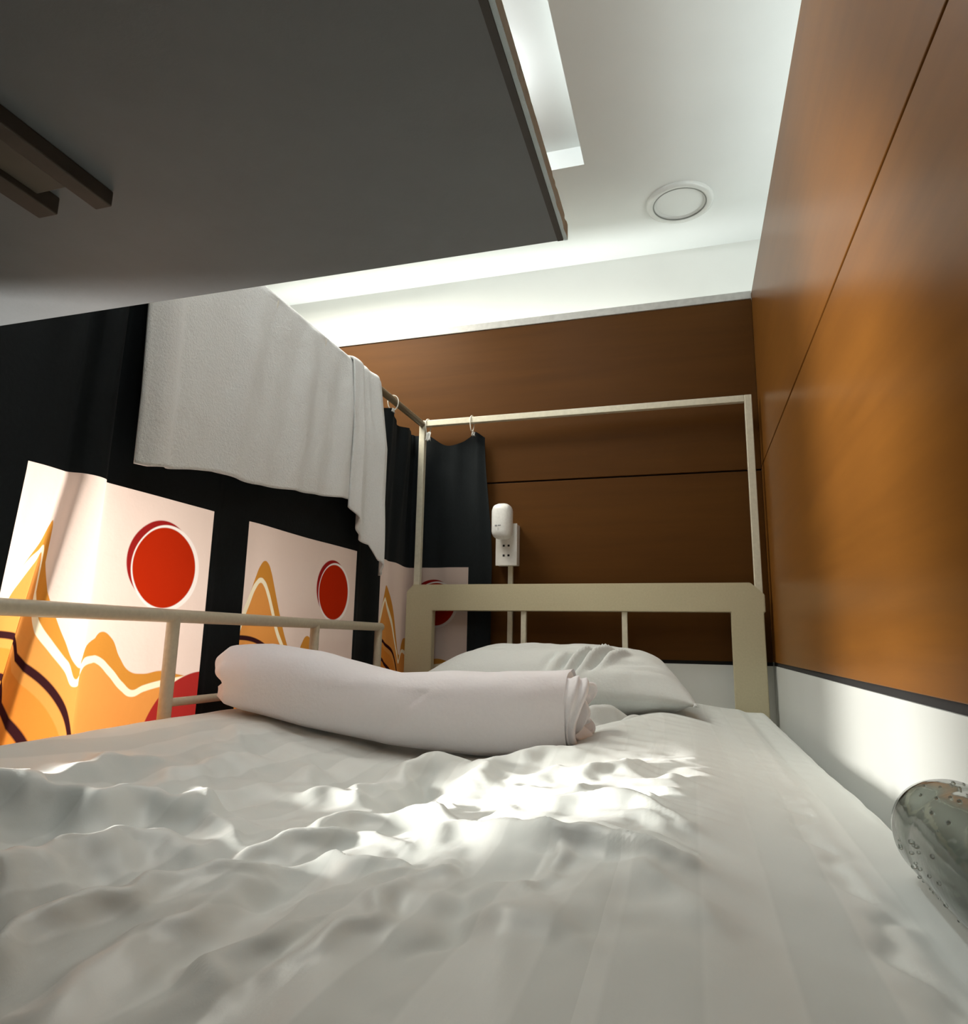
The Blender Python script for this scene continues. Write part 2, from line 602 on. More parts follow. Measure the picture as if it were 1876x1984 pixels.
ds = box('dark_seam', BX1 - 0.0075, BX1 - 0.0032, BY0, BY1 - 0.0015, BZ0 - 0.0004, BZ0 + 0.0006, M_BRACKET, bd)
box('bracket_flange', -0.385, -0.371, BY0, 0.326, 0.2885, 0.2998, M_BRACKET, bd, 0.001)
box('bracket_flange', -0.430, -0.413, BY0, 0.321, 0.2865, 0.2998, M_BRACKET, bd, 0.001)
box('bracket_web', -0.413, -0.385, BY0, 0.304, 0.291, 0.2998, plain('brown_web', (0.10, 0.085, 0.063), 0.6, 0.1), bd, 0.0008)

# ------------------------------------------------------------------ bunk bed
bed = thing('bunk_bed', 'cream metal bunk bed with canopy frame and wide flat headboard', 'bed', (-0.297, 0.85, ZF))


def prism(name, poly, y0, y1, mat, parent, bev=0.0015):
    bm = bmesh.new()
    a = [bm.verts.new((x, y0, z)) for x, z in poly]
    c = [bm.verts.new((x, y1, z)) for x, z in poly]
    k = len(poly)
    bm.faces.new(a)
    bm.faces.new(c[::-1])
    for i in range(k):
        bm.faces.new((a[i], c[i], c[(i + 1) % k], a[(i + 1) % k]))
    bmesh.ops.recalc_face_normals(bm, faces=bm.faces)
    bmesh.ops.bevel(bm, geom=list(bm.edges), offset=bev, segments=2, affect='EDGES')
    return from_bm(name, bm, mat, parent)


HB0, HB1 = 1.790, 1.816
prism('headboard', [(-0.770, ZF), (-0.770, 0.132), (-0.750, 0.152), (0.146, 0.152), (0.178, 0.122), (0.178, 0.079), (0.174, 0.079), (0.174, ZF),
                    (0.098, ZF), (0.098, 0.079), (-0.690, 0.079), (-0.690, ZF)], HB0, HB1, M_CREAM, bed)
box('headboard_bar', -0.4365, -0.4225, 1.796, 1.810, -0.3, 0.0795, M_POST, bed, 0.001)
box('headboard_bar', -0.1685, -0.1545, 1.796, 1.810, -0.3, 0.0795, M_POST, bed, 0.001)
box('lower_rail', -0.690, 0.098, 1.794, 1.812, -0.34, -0.28, M_CREAM, bed, 0.001)
# canopy: posts behind the headboard, top bar, rod along the open side
box('canopy_post', -0.7515, -0.7335, 1.793, 1.811, 0.105, 0.640, M_POST, bed, 0.0015)
box('canopy_post', 0.1565, 0.1745, 1.793, 1.811, 0.105, 0.640, M_POST, bed, 0.0015)
box('canopy_top_bar', -0.7335, 0.1565, 1.794, 1.810, 0.622, 0.640, M_POST, bed, 0.0015)
box('canopy_post', -0.752, -0.732, -0.15, -0.13, ZF, 0.640, M_POST, bed, 0.0015)
box('canopy_post', 0.155, 0.175, -0.15, -0.13, ZF, 0.640, M_POST, bed, 0.0015)
tube('canopy_rod', [(-0.7425, -0.13, 0.629), (-0.7425, 1.794, 0.629)], 0.0095, M_ROD, bed)
box('canopy_top_bar', -0.732, 0.155, -0.148, -0.132, 0.622, 0.640, M_POST, bed, 0.0015)
# guard rail on the open side
GX = -0.7215
tube('guard_rail', [(GX, -0.13, 0.026), (GX, 1.528, 0.027)], 0.0098, M_RAIL, bed)
for y in (0.827, 1.222, 1.515):
    tube('guard_post', [(GX, y, -0.30), (GX, y, 0.026)], 0.0094, M_RAIL, bed)
tube('guard_lower_rail', [(GX, 0.827, -0.0965), (GX, 1.515, -0.0965)], 0.0062, M_RAIL, bed)
# side rails, foot rail and base
box('side_rail', -0.738, -0.712, -0.13, 1.79, -0.40, -0.30, M_CREAM, bed, 0.002)
box('side_rail', 0.150, 0.174, -0.13, 1.79, -0.40, -0.30, M_CREAM, bed, 0.002)
box('foot_rail', -0.712, 0.150, -0.15, -0.13, -0.40, -0.30, M_CREAM, bed, 0.002)
box('base_board', -0.712, 0.150, -0.13, 1.79, -0.345, -0.33, M_BOARD, bed)

mt = tag(box('mattress', -0.700, 0.166, -0.12, 1.772, -0.33, -0.192, M_MATTRESS, None, 0.02, seg=3),
         'mattress hidden under the white striped sheet on the bunk', 'mattress')

# ------------------------------------------------------------------ bed sheet (height field with modelled wrinkles)
RIDGES = [
    # (points, height, width)
    ([(-0.592, 0.513), (-0.606, 0.581), (-0.595, 0.645), (-0.576, 0.67)], 0.010, 0.016),
    ([(-0.72, 0.40), (-0.586, 0.483), (-0.561, 0.507), (-0.503, 0.505), (-0.497, 0.555), (-0.466, 0.567), (-0.478, 0.62)], 0.017, 0.016),
    ([(-0.60, 0.26), (-0.44, 0.369), (-0.439, 0.396), (-0.443, 0.438), (-0.448, 0.481), (-0.427, 0.497), (-0.397, 0.492)], 0.014, 0.016),
    ([(-0.335, 0.20), (-0.335, 0.287), (-0.343, 0.331), (-0.346, 0.38), (-0.338, 0.428), (-0.317, 0.462), (-0.31, 0.481)], 0.009, 0.009),
    ([(-0.348, 0.486), (-0.328, 0.518), (-0.307, 0.553), (-0.263, 0.561), (-0.228, 0.54)], 0.010, 0.010),
    ([(-0.289, 0.493), (-0.239, 0.491), (-0.209, 0.482), (-0.197, 0.462)], 0.009, 0.009),
    ([(-0.471, 0.609), (-0.422, 0.558), (-0.367, 0.521)], 0.011, 0.011),
    ([(-0.327, 0.564), (-0.327, 0.611), (-0.285, 0.634), (-0.224, 0.64)], 0.010, 0.011),
    ([(-0.417, 0.688), (-0.358, 0.712), (-0.352, 0.781)], 0.008, 0.012),
    ([(-0.243, 0.597), (-0.206, 0.565), (-0.179, 0.552), (-0.131, 0.538), (-0.1, 0.515), (-0.066, 0.502), (-0.038, 0.484), (-0.014, 0.472)], 0.010, 0.010),
    ([(-0.151, 0.617), (-0.124, 0.637), (-0.081, 0.62), (-0.046, 0.602), (-0.014, 0.568)], 0.009, 0.010),
    ([(-0.189, 0.694), (-0.159, 0.746), (-0.108, 0.766), (-0.069, 0.797)], 0.009, 0.013),
    ([(-0.056, 0.708), (-0.026, 0.709), (0.004, 0.756)], 0.004, 0.007),
    ([(-0.052, 0.655), (-0.015, 0.631)], 0.004, 0.006),
    ([(-0.056, 0.685), (-0.016, 0.672)], 0.003, 0.005),
    ([(-0.036, 0.46), (-0.005, 0.428), (0.012, 0.395)], 0.0045, 0.009),
    ([(-0.116, 0.388), (-0.089, 0.366), (-0.06, 0.343)], 0.005, 0.011),
    ([(-0.099, 0.528), (-0.09, 0.445), (-0.088, 0.394)], 0.004, 0.005),
    ([(-0.231, 0.33), (-0.211, 0.278)], 0.006, 0.010),
    ([(-0.211, 0.366), (-0.212, 0.324)], 0.006, 0.010),
    ([(-0.167, 0.473), (-0.177, 0.425), (-0.178, 0.363), (-0.183, 0.308)], 0.006, 0.008),
    ([(-0.345, 0.82), (-0.326, 0.88), (-0.29, 0.85)], 0.014, 0.020),
    ([(-0.252, 0.771), (-0.242, 0.845), (-0.167, 0.90)], 0.014, 0.022),
    ([(-0.159, 0.86), (-0.124, 1.083), (-0.03, 1.42)], 0.010, 0.045),
    ([(-0.363, 0.615), (-0.308, 0.645), (-0.300, 0.718), (-0.314, 0.83)], -0.009, 0.014),
    ([(-0.47, 0.70), (-0.55, 0.76), (-0.60, 0.83)], 0.005, 0.014),
    ([(-0.42, 0.74), (-0.47, 0.80)], 0.005, 0.012),
    ([(0.082, 0.72), (0.086, 0.604), (0.097, 0.498), (0.099, 0.391), (0.099, 0.30)], -0.003, 0.006),
    ([(-0.30, 0.45), (-0.285, 0.36), (-0.28, 0.25)], 0.005, 0.010),
    ([(-0.25, 0.44), (-0.245, 0.36), (-0.245, 0.27)], -0.004, 0.012),
    ([(-0.13, 0.46), (-0.13, 0.38), (-0.13, 0.29)], -0.004, 0.010),
    ([(-0.40, 0.44), (-0.385, 0.36), (-0.38, 0.24)], -0.009, 0.016),
    ([(-0.53, 0.46), (-0.49, 0.42), (-0.50, 0.34)], -0.011, 0.018),
    ([(-0.20, 0.60), (-0.235, 0.65), (-0.24, 0.70)], 0.007, 0.010),
    ([(-0.11, 0.70), (-0.135, 0.66), (-0.16, 0.62)], 0.005, 0.008),
    ([(-0.52, 0.60), (-0.54, 0.66), (-0.53, 0.72)], 0.006, 0.012),
    ([(-0.08, 0.585), (-0.045, 0.570), (-0.01, 0.535)], 0.004, 0.006),
    ([(-0.07, 0.54), (-0.035, 0.525), (-0.005, 0.495)], 0.0035, 0.006),
]


def sheet_height(x, y):
    left = -0.113 - 0.010 * sm(0.9, 1.6, y) - 0.006 * sm(0.7, 0.2, y)
    valley = -0.167 + 0.010 * sm(0.9, 1.4, y) - 0.009 * sm(0.90, 0.74, y) * sm(0.35, 0.5, y) + 0.006 * sm(0.6, 0.2, y)
    hump = -0.132 - 0.004 * sm(0.8, 1.0, y) - 0.006 * sm(0.75, 0.3, y)
    t_ = np.clip((x + 0.70) / 0.34, 0, 1)
    near_ = sm(0.80, 0.62, y)
    z = left + (valley - left) * (sm(-0.69, -0.36, x) * (1 - near_) + (1 - (1 - t_) ** 2) * near_)
    z = z + (hump - valley) * sm(-0.30, -0.02, x) - 0.011 * sm(-0.02, 0.10, x)
    z = z - 0.006 * sm(0.098, 0.12, x)
    # domain-warped ridges
    wx = x + 0.006 * np.sin(y * 61 + 1) + 0.004 * np.sin(y * 133 + x * 40)
    wy = y + 0.006 * np.sin(x * 57 + 2) + 0.004 * np.sin(x * 121 + y * 37)
    for pts, h, w in RIDGES:
        P = np.array(pts)
        best = np.full(x.shape, 9.0)
        seglen = np.r_[0, np.cumsum(np.hypot(*np.diff(P, axis=0).T))]
        tt = np.zeros(x.shape)
        for i in range(len(P) - 1):
            a, b = P[i], P[i + 1]
            d = b - a
            L2 = d @ d
            t = np.clip(((wx - a[0]) * d[0] + (wy - a[1]) * d[1]) / L2, 0, 1)
            dd = np.hypot(wx - a[0] - t * d[0], wy - a[1] - t * d[1])
            m = dd < best
            best = np.where(m, dd, best)
            tt = np.where(m, (seglen[i] + t * math.sqrt(L2)) / seglen[-1], tt)
        taper = 0.35 + 0.65 * np.sin(np.clip(tt, 0.02, 0.98) * PI) ** 0.6
        z = z + 1.6 * h * taper / np.cosh(np.clip(best / w * 1.25, 0, 30))
    return z


NX, NY = 250, 500
xs = np.linspace(-0.72, 0.186, NX)
ys = np.linspace(-0.14, 1.786, NY)
X, Y = np.meshgrid(xs, ys)
Z = sheet_height(X, Y)
crumple = np.array([[fbm(float(a), float(b), 0, 16, 3) for a in xs[::2]] for b in ys[::2]])
crumple = np.repeat(np.repeat(crumple, 2, 0), 2, 1)[:NY, :NX]
k = np.array([1, 2, 1]) / 4
for ax in (0, 1):
    crumple = np.apply_along_axis(lambda r: np.convolve(np.pad(r, 1, mode='edge'), k, 'valid'), ax, crumple)
amount = 0.0065 * sm(0.30, 0.48, Y) * sm(1.0, 0.8, Y) * sm(0.03, -0.05, X) * sm(-0.68, -0.55, X) + 0.0012
Z = Z + crumple * amount
# finer pull lines: across the lit rise, and lengthwise in the near left of the sheet
fine = np.array([[fbm(float(a * 0.48 + b * 0.88) * 5.2, float(a * 0.88 - b * 0.48) * 0.9, 3.0, 9, 3) for a in xs] for b in ys[:300]])
fine = np.vstack([fine, np.zeros((NY - 300, NX))])
Z = Z + fine * 0.0030 * sm(-0.34, -0.22, X) * sm(0.05, -0.02, X) * sm(0.38, 0.50, Y) * sm(0.92, 0.76, Y)
lng = np.array([[fbm(float(a + 0.25 * b) * 3.0, float(b) * 0.28, 9.0, 9, 2) for a in xs] for b in ys[:220]])
lng = np.vstack([lng, np.zeros((NY - 220, NX))])
Z = Z + lng * 0.0055 * sm(-0.02, -0.14, X) * sm(0.60, 0.44, Y)
# rounded sides and ends
Z = Z - 0.13 * (1 - np.sqrt(np.clip(1 - np.clip((X - 0.150) / 0.036, 0, 0.995) ** 2, 0, 1)))
Z = Z - 0.11 * (1 - np.sqrt(np.clip(1 - np.clip((-0.690 - X) / 0.030, 0, 0.995) ** 2, 0, 1)))
Z = Z - 0.13 * (1 - np.sqrt(np.clip(1 - np.clip((Y - 1.735) / 0.051, 0, 0.995) ** 2, 0, 1)))
slant = 0.10 * (X + 0.05) * sm(0.9, 0.2, Y) * (X < -0.05)
verts = np.stack([X, Y, Z], -1).reshape(-1, 3).tolist()
idx = np.arange(NX * NY).reshape(NY, NX)
faces = np.stack([idx[:-1, :-1], idx[:-1, 1:], idx[1:, 1:], idx[1:, :-1]], -1).reshape(-1, 4).tolist()
uvs = np.stack([X + 0.03 * np.sin(Y * 5.0) * (X < -0.05) - slant + 0.018 * sm(0.9, 1.6, Y), Y], -1).reshape(-1, 2).tolist()
sheet = link_mesh('bed_sheet', verts, faces, M_SHEET, None, (-0.27, 0.85, -0.15), True, uvs)
tag(sheet, 'crumpled white satin-striped sheet spread over the whole bed', 'bed sheet')

# ------------------------------------------------------------------ pillow
pw = thing('pillow', 'plump white pillow with creased case lying against the headboard bars', 'pillow', (-0.27, 1.50, -0.155))


def pillow_mesh():
    n = 96
    V, F, ids = [], [], {}
    for side in (1, -1):
        for j in range(n + 1):
            for i in range(n + 1):
                u, v = -1 + 2 * i / n, -1 + 2 * j / n
                edge = i in (0, n) or j in (0, n)
                if side == -1 and edge:
                    ids[(side, i, j)] = ids[(1, i, j)]
                    continue
                # outline drawn in between the corners
                px = u * (0.283 - 0.028 * (1 - abs(u) ** 1.0) * 0 - 0.020 * (1 - v * v))
                px -= 0.055 * max(0.0, u) ** 2 * (0.5 + 0.5 * v) ** 1.5
                py = v * (0.205 - 0.018 * (1 - u * u))
                t = max(0.0, (1 - abs(u) ** 4.5)) ** 0.55 * max(0.0, (1 - abs(v) ** 3.0)) ** 0.55
                z = (0.082 if side == 1 else 0.058) * t * side
                x, y = px, py
                if side == 1:
                    # creases fanning from the front edge, to the right of the middle
                    for cu, cv, ang, L, h, w in ((0.20, -0.66, 70, 0.26, 0.022, 0.013), (0.33, -0.62, 66, 0.30, 0.026, 0.013), (0.46, -0.60, 63, 0.26, 0.020, 0.013),
                                                 (0.06, -0.70, 80, 0.22, 0.012, 0.018), (0.62, -0.86, 14, 0.40, 0.012, 0.030), (0.50, -0.78, 22, 0.34, 0.008, 0.024)):
                        ca, sa = math.cos(math.radians(ang)), math.sin(math.radians(ang))
                        al = (u - cu) * ca + (v - cv) * sa
                        ac = -(u - cu) * sa + (v - cv) * ca
                        z += h * math.exp(-(ac / (w * 2.2)) ** 2) * math.exp(-(al / L) ** 4) * t
                        z -= h * 0.9 * math.exp(-((ac - w * 3.2) / (w * 2.0)) ** 2) * math.exp(-(al / L) ** 4) * t
                    z += 0.005 * fbm(x, y, 0, 11, 3) * t
                # drooping front, lifted back against the bars
                zz = z + 0.014 * (py / 0.2) * (1 if side == 1 else 0.3)
                ids[(side, i, j)] = len(V)
                V.append((-0.272 + x, 1.505 + y + 0.02 * u, -0.090 + zz - 0.008 * (u > 0) * u * u))
        for j in range(n):
            for i in range(n):
                q = [ids[(side, i, j)], ids[(side, i + 1, j)], ids[(side, i + 1, j + 1)], ids[(side, i, j + 1)]]
                F.append(q if side == 1 else q[::-1])
    return V, F


V, F = pillow_mesh()
link_mesh('cushion', V, F, M_PILLOW, pw, smooth=True)


def sheet_patch(name, fn, nu, nv, mat, parent, uv=None, closed=False):
    V, F, U = [], [], []
    for j in range(nv + 1):
        for i in range(nu + 1):
            V.append(fn(i / nu, j / nv))
            U.append((i / nu, j / nv))
    for j in range(nv):
        for i in range(nu):
            a = j * (nu + 1) + i
            F.append((a, a + 1, a + nu + 2, a + nu + 1))
    return link_mesh(name, V, F, mat, parent, smooth=True, uvs=U)


# open, crumpled end of the pillowcase under the front edge
def flap(a, b):
    x = -0.185 + 0.165 * a
    y = 1.335 - 0.115 * b * (1 - 0.55 * a)
    arch = math.sin(PI * min(1, b * 1.02)) ** 0.8
    z = -0.152 + (0.036 * (1 - a) ** 0.8 + 0.008) * arch * (0.6 + 0.4 * math.cos(13 * a + 8 * b))
    z += 0.013 * fbm(x, y, 0, 21, 2) * arch * (1 - 0.6 * a)
    return (x, y, z)


o = sheet_patch('pillowcase_flap', flap, 60, 40, M_PILLOW, pw)
s = o.modifiers.new('thickness', 'SOLIDIFY')
s.thickness = 0.002

# ------------------------------------------------------------------ rolled duvet
rd = thing('rolled_duvet', 'long rolled white duvet lying across the bed before the pillow', 'duvet', (-0.42, 0.98, -0.15))
SP = np.array([  # x, y, zc, ry, rz
    (-0.690, 0.918, -0.066, 0.020, 0.016), (-0.684, 0.918, -0.063, 0.040, 0.034), (-0.665, 0.920, -0.061, 0.056, 0.048), (-0.62, 0.926, -0.064, 0.061, 0.052), (-0.55, 0.940, -0.076, 0.062, 0.056),
    (-0.43, 0.972, -0.099, 0.062, 0.055), (-0.30, 1.000, -0.107, 0.063, 0.059), (-0.22, 1.018, -0.103, 0.064, 0.061), (-0.172, 1.032, -0.101, 0.064, 0.061)])
arc = np.r_[0, np.cumsum(np.linalg.norm(np.diff(SP[:, :3], axis=0), axis=1))]


def spine(t):
    q = t * arc[-1]
    return [float(np.interp(q, arc, SP[:, c])) for c in range(5)]


def roll_pt(a, b):
    # a along the roll, b round it
    t = a
    x, y, zc, ry, rz = spine(t)
    th = 2 * PI * b
    c, s_ = math.cos(th), math.sin(th)
    k = 2.35
    rr = (abs(c) ** k + abs(s_) ** k) ** (-1 / k)
    px, py, pz = x, y + ry * c * rr, zc + rz * s_ * rr
    # waves on the top, pinch at the left end, seam across the front
    pz += 0.004 * fbm(x * 1.0, th * 0.12, 0, 7, 3) * (0.5 + 0.5 * s_)
    py += 0.003 * fbm(x, th * 0.15, 4, 9, 2)
    top = max(0.0, s_)
    pz -= 0.006 * top * math.exp(-((x + 0.44) / 0.07) ** 2)
    pinch = math.exp(-((x + 0.695) / 0.03) ** 2)
    f = 1 - 0.25 * pinch * (0.5 + 0.5 * math.cos(th * 7 + 1))
    py = y + (py - y) * f
    pz = zc + (pz - zc) * f
    px -= 0.012 * pinch * math.cos(th * 3 - 0.8)
    seam_x = -0.445 + 0.085 * (s_ + 0.9) / 1.5
    if c < 0.2:
        d = (x - seam_x) / 0.006
        g = 0.0022 * math.exp(-d * d) - 0.0016 * math.tanh(d) * math.exp(-(d / 6) ** 2)
        py += g * -c * 1.0 * (1 if s_ < 0.55 else 0)
    # left part of the underside rests on the risen edge of the bed
    return (px, py, pz)


nu, nv = 150, 84
V, F = [], []
for i in range(nu + 1):
    for j in range(nv):
        V.append(roll_pt(i / nu, j / nv))
for i in range(nu):
    for j in range(nv):
        a, b2 = i * nv + j, i * nv + (j + 1) % nv
        F.append((a, b2, b2 + nv, a + nv))
c0 = len(V)
V.append((-0.690, 0.918, -0.066))
for j in range(nv):
    F.append((c0, (j + 1) % nv, j))
link_mesh('roll', V, F, M_DUVET, rd, smooth=True)


# right end: the rolled layers, a crumpled spiral standing a little proud
def end_layer(a, b):
    th = 2 * PI * (2.6 * a)
    rad = 0.062 * (1 - 0.80 * a)
    w = fbm(a * 6, b * 2, 0, 1.3, 3)
    dx = 0.022 * b * (1 + 0.5 * math.sin(th * 2.7 + 1)) + 0.006 * w * b
    k = 2.3
    c, s_ = math.cos(th + 2.2), math.sin(th + 2.2)
    rr = rad * (abs(c) ** k + abs(s_) ** k) ** (-1 / k) * (1 + 0.10 * w + 0.05 * b * math.sin(th * 4.3))
    return (-0.176 + dx, 1.032 + rr * c * 1.02, -0.101 + rr * s_ * 0.98)


o = sheet_patch('end_ruffle', end_layer, 190, 10, M_DUVET, rd)
s = o.modifiers.new('thickness', 'SOLIDIFY')
s.thickness = 0.006
bm = lathe_bm([(0, 0), (0.03, 0.001), (0.058, 0)], (1, 0, 0), (-0.174, 1.032, -0.101), 40)
from_bm('end_core', bm, M_DUVET, rd, smooth=True)


# loose corner of cloth poking out at the bottom of that end
def corner(a, b):
    x = -0.178 + 0.045 * a * (1 - 0.25 * abs(b - 0.4))
    y = 1.000 + 0.055 * b + 0.012 * a
    z = -0.150 + 0.050 * math.sin(PI * min(1, 0.15 + b * 0.8)) * (1 - a * 0.85) + 0.005 * fbm(x, y, 0, 40, 2)
    return (x, y, z)


o = sheet_patch('cloth_corner', corner, 24, 24, M_DUVET, rd)
s = o.modifiers.new('thickness', 'SOLIDIFY')
s.thickness = 0.004

# ------------------------------------------------------------------ curtain with its printed squares
ct = thing('curtain', 'dark blackout curtain with printed sun and hill squares round the bed', 'curtain', (-0.765, 1.1, -0.75))
# plan of the cloth: (x, y) along its run; marks give where the printed squares begin and end
path = [(-0.764, 0.506), (-0.760, 0.520), (-0.762, 0.530), (-0.764, 0.540), (-0.766, 0.565), (-0.764, 0.603),      # free edge to the first square
        (-0.763, 0.625), (-0.765, 0.648), (-0.766, 0.658), (-0.761, 0.6635), (-0.752, 0.670), (-0.7465, 0.681), (-0.7455, 0.693), (-0.749, 0.705),
        (-0.757, 0.7135), (-0.763, 0.718), (-0.764, 0.735), (-0.762, 0.80), (-0.761, 0.87), (-0.760, 0.940),
        (-0.764, 0.965), (-0.764, 1.00), (-0.760, 1.036),
        (-0.758, 1.07), (-0.762, 1.15), (-0.765, 1.25), (-0.761, 1.36), (-0.760, 1.458),
        (-0.766, 1.49), (-0.770, 1.53), (-0.762, 1.570), (-0.762, 1.597),
        (-0.764, 1.63), (-0.772, 1.665), (-0.768, 1.70), (-0.776, 1.75), (-0.786, 1.80), (-0.785, 1.828), (-0.772, 1.836), (-0.74, 1.834), (-0.70, 1.840), (-0.655, 1.834), (-0.602, 1.838),
        (-0.575, 1.832), (-0.548, 1.838), (-0.538, 1.836)]
marks = [5, 19, 22, 27, 31, 42]
PP = np.array(path)
# smooth resample (Catmull-Rom)
dense, mk = [], {}
for i in range(len(PP) - 1):
    p0, p1, p2, p3 = PP[max(i - 1, 0)], PP[i], PP[i + 1], PP[min(i + 2, len(PP) - 1)]
    sub = 7
    for k_ in range(sub):
        t = k_ / sub
        if k_ == 0:
            mk[i] = len(dense)
        dense.append(0.5 * ((2 * p1) + (-p0 + p2) * t + (2 * p0 - 5 * p1 + 4 * p2 - p3) * t * t + (-p0 + 3 * p1 - 3 * p2 + p3) * t ** 3))
mk[len(PP) - 1] = len(dense)
dense.append(PP[-1])
D = np.array(dense)
S = np.r_[0, np.cumsum(np.hypot(*np.diff(D, axis=0).T))]
tan = np.gradient(D, axis=0)
tan /= np.linalg.norm(tan, axis=1)[:, None]
nrm = np.stack([tan[:, 1], -tan[:, 0]], 1)        # towards the bed
ZT, ZB = 0.2045, -0.27
zrows = np.concatenate([np.linspace(0.606, ZT, 34), np.linspace(ZT, ZB, 40)[1:], np.linspace(ZB, -0.75, 12)[1:]])
iT, iB = 33, 33 + 39
head_i = mk[38]


def curtain_pt(i, z):
    x, y = D[i]
    up = float(sm(0.21, 0.60, z))
    side = 1.0 if i < mk[36] else 0.0
    # gathers growing towards the top
    wave = 0.006 * up * math.sin(S[i] * 52 + 0.6) + 0.004 * up * math.sin(S[i] * 97 + 2)
    low = float(sm(0.0, -0.6, z))
    wave += 0.006 * low * math.sin(S[i] * 40)
    if i >= mk[37]:
        wave = max(-0.004, min(0.004, wave * 0.6))
    x += nrm[i][0] * wave
    y += nrm[i][1] * wave
    if side:
        x += 0.012 * up - 0.004 * (1 - up) * 0
    # first square leans: its free side swings toward the foot of the bed lower down
    q_ = float(np.interp(i, [0, mk[5], mk[8], mk[10], mk[14], mk[18]], [0.014, 0.022, 0.062, 0.060, 0.006, 0.0]))
    lean = min(1.2, max(0.0, (0.2 - z) / 0.33)) * q_
    y -= lean
    if i >= mk[42]:
        k_ = (i - mk[42]) / (len(D) - 1 - mk[42])
        x += 0.006 * (1 - up) * k_ - 0.020 * up * k_
    zz = z
    # the top hem sags between its ties
    if z > 0.55:
        hang = (z - 0.55) / 0.056
        if i < mk[36]:
            ph = (y - 1.585) / 0.19
            zz -= 0.018 * hang * abs(math.sin(PI * ph)) ** 1.3
        else:
            ph = (x + 0.738) / 0.150
            zz -= 0.038 * hang * abs(math.sin(PI * min(max(ph, 0), 1.25))) ** 1.2
    return (x, y, zz)


GRID = [[curtain_pt(i, float(z)) for i in range(len(D))] for z in zrows]


def cloth_piece(name, i0, i1, r0, r1, mat, u0=None, u1=None, keys=None):
    V, F, U = [], [], []
    w = i1 - i0 + 1
    for r in range(r0, r1 + 1):
        for i in range(i0, i1 + 1):
            V.append(GRID[r][i])
            if keys is not None:
                U.append((float(np.interp(i, keys[0], keys[1])), (ZT - zrows[r]) / 0.42))
            elif u0 is None:
                U.append((S[i], zrows[r]))
            else:
                U.append(((S[i] - u0) / (u1 - u0), (ZT - zrows[r]) / 0.42))
    for r in range(r1 - r0):
        for i in range(i1 - i0):
            a = r * w + i
            F.append((a, a + w, a + w + 1, a + 1))
    return V, F, U


def dark_cloth():
    V, F, U = [], [], []
    n = len(D)
    for r in range(len(zrows)):
        for i in range(n):
            V.append(GRID[r][i])
            U.append((S[i], zrows[r]))
    pr = [(mk[marks[k_]], mk[marks[k_ + 1]]) for k_ in (0, 2, 4)]
    for r in range(len(zrows) - 1):
        for i in range(n - 1):
            if iT <= r < iB and any(a <= i < b_ for a, b_ in pr):
                continue
            a = r * n + i
            F.append((a, a + n, a + n + 1, a + 1))
    return V, F, U


V, F, U = dark_cloth()
link_mesh('blackout_cloth', V, F, M_DARK, ct, smooth=True, uvs=U)
for k_, lab in ((0, 'printed square glowing from the lamp behind it'), (2, 'printed square in dim light'), (4, 'printed square folded round the bed corner')):
    a, b_ = mk[marks[k_]], mk[marks[k_ + 1]]
    ref0 = S[a]
    ref1 = S[b_] if k_ != 4 else S[a] + 0.42
    # in the first square part of the print is tucked into the crease beside the pleat
    keys = ([mk[5], mk[8], mk[9], mk[14], mk[15], mk[16], mk[17], mk[18], mk[19]], [0.0, 0.11, 0.235, 0.450, 0.475, 0.512, 0.667, 0.833, 1.0]) if k_ == 0 else None
    V, F, U = cloth_piece('printed_square', a, b_, iT, iB, M_PRINT, ref0, ref1, keys)
    q = link_mesh('printed_square', V, F, M_PRINT, ct, smooth=True, uvs=U)
    q['label'] = lab


# unseen second curtain half, added to narrow the gap the aisle lamp shines through
c2 = thing('curtain', 'unseen plain dark curtain half added to narrow the lamp light', 'curtain', (-0.762, 0.12, -0.75))


def light_blocking_half(a, b):
    y = 0.350 - 0.460 * a
    z = 0.606 - 1.356 * b
    return (-0.764 + 0.013 * math.sin(a * 34 + 0.8 * b) + 0.012 * (1 - b) ** 2, y + 0.004 * math.sin(a * 68), z)


sheet_patch('blackout_cloth', light_blocking_half, 110, 24, M_DARK, c2)


# ties of string that hang the curtain
def tie(name, c, axis, rx, zl, parent, twist=0.0):
    pts = []
    for k_ in range(25):
        th = 2 * PI * k_ / 24 + PI / 2
        d = rx * math.cos(th)
        z = c[2] + (0.016 * math.sin(th) if math.sin(th) > 0 else zl * math.sin(th))
        pts.append((c[0] + (d if axis == 'x' else twist * d), c[1] + (d if axis == 'y' else twist * d), z))
    b_ = tube_bm(pts, 0.0016, 8, False)
    return from_bm(name, b_, M_STRING, parent, smooth=True)


for y in (0.62, 0.82, 1.02, 1.20, 1.395, 1.585):
    tie('string_tie', (-0.7425, y, 0.627), 'x', 0.0125, 0.026, ct, 0.5)
for y in (-0.08, 0.07, 0.21, 0.35):
    tie('string_tie', (-0.7425, y, 0.627), 'x', 0.0125, 0.026, c2, 0.5)
tie('string_tie', (-0.7265, 1.802, 0.629), 'y', 0.0115, 0.030, ct, 0.35)
tie('string_tie', (-0.589, 1.802, 0.629), 'y', 0.0115, 0.032, ct, 0.2)


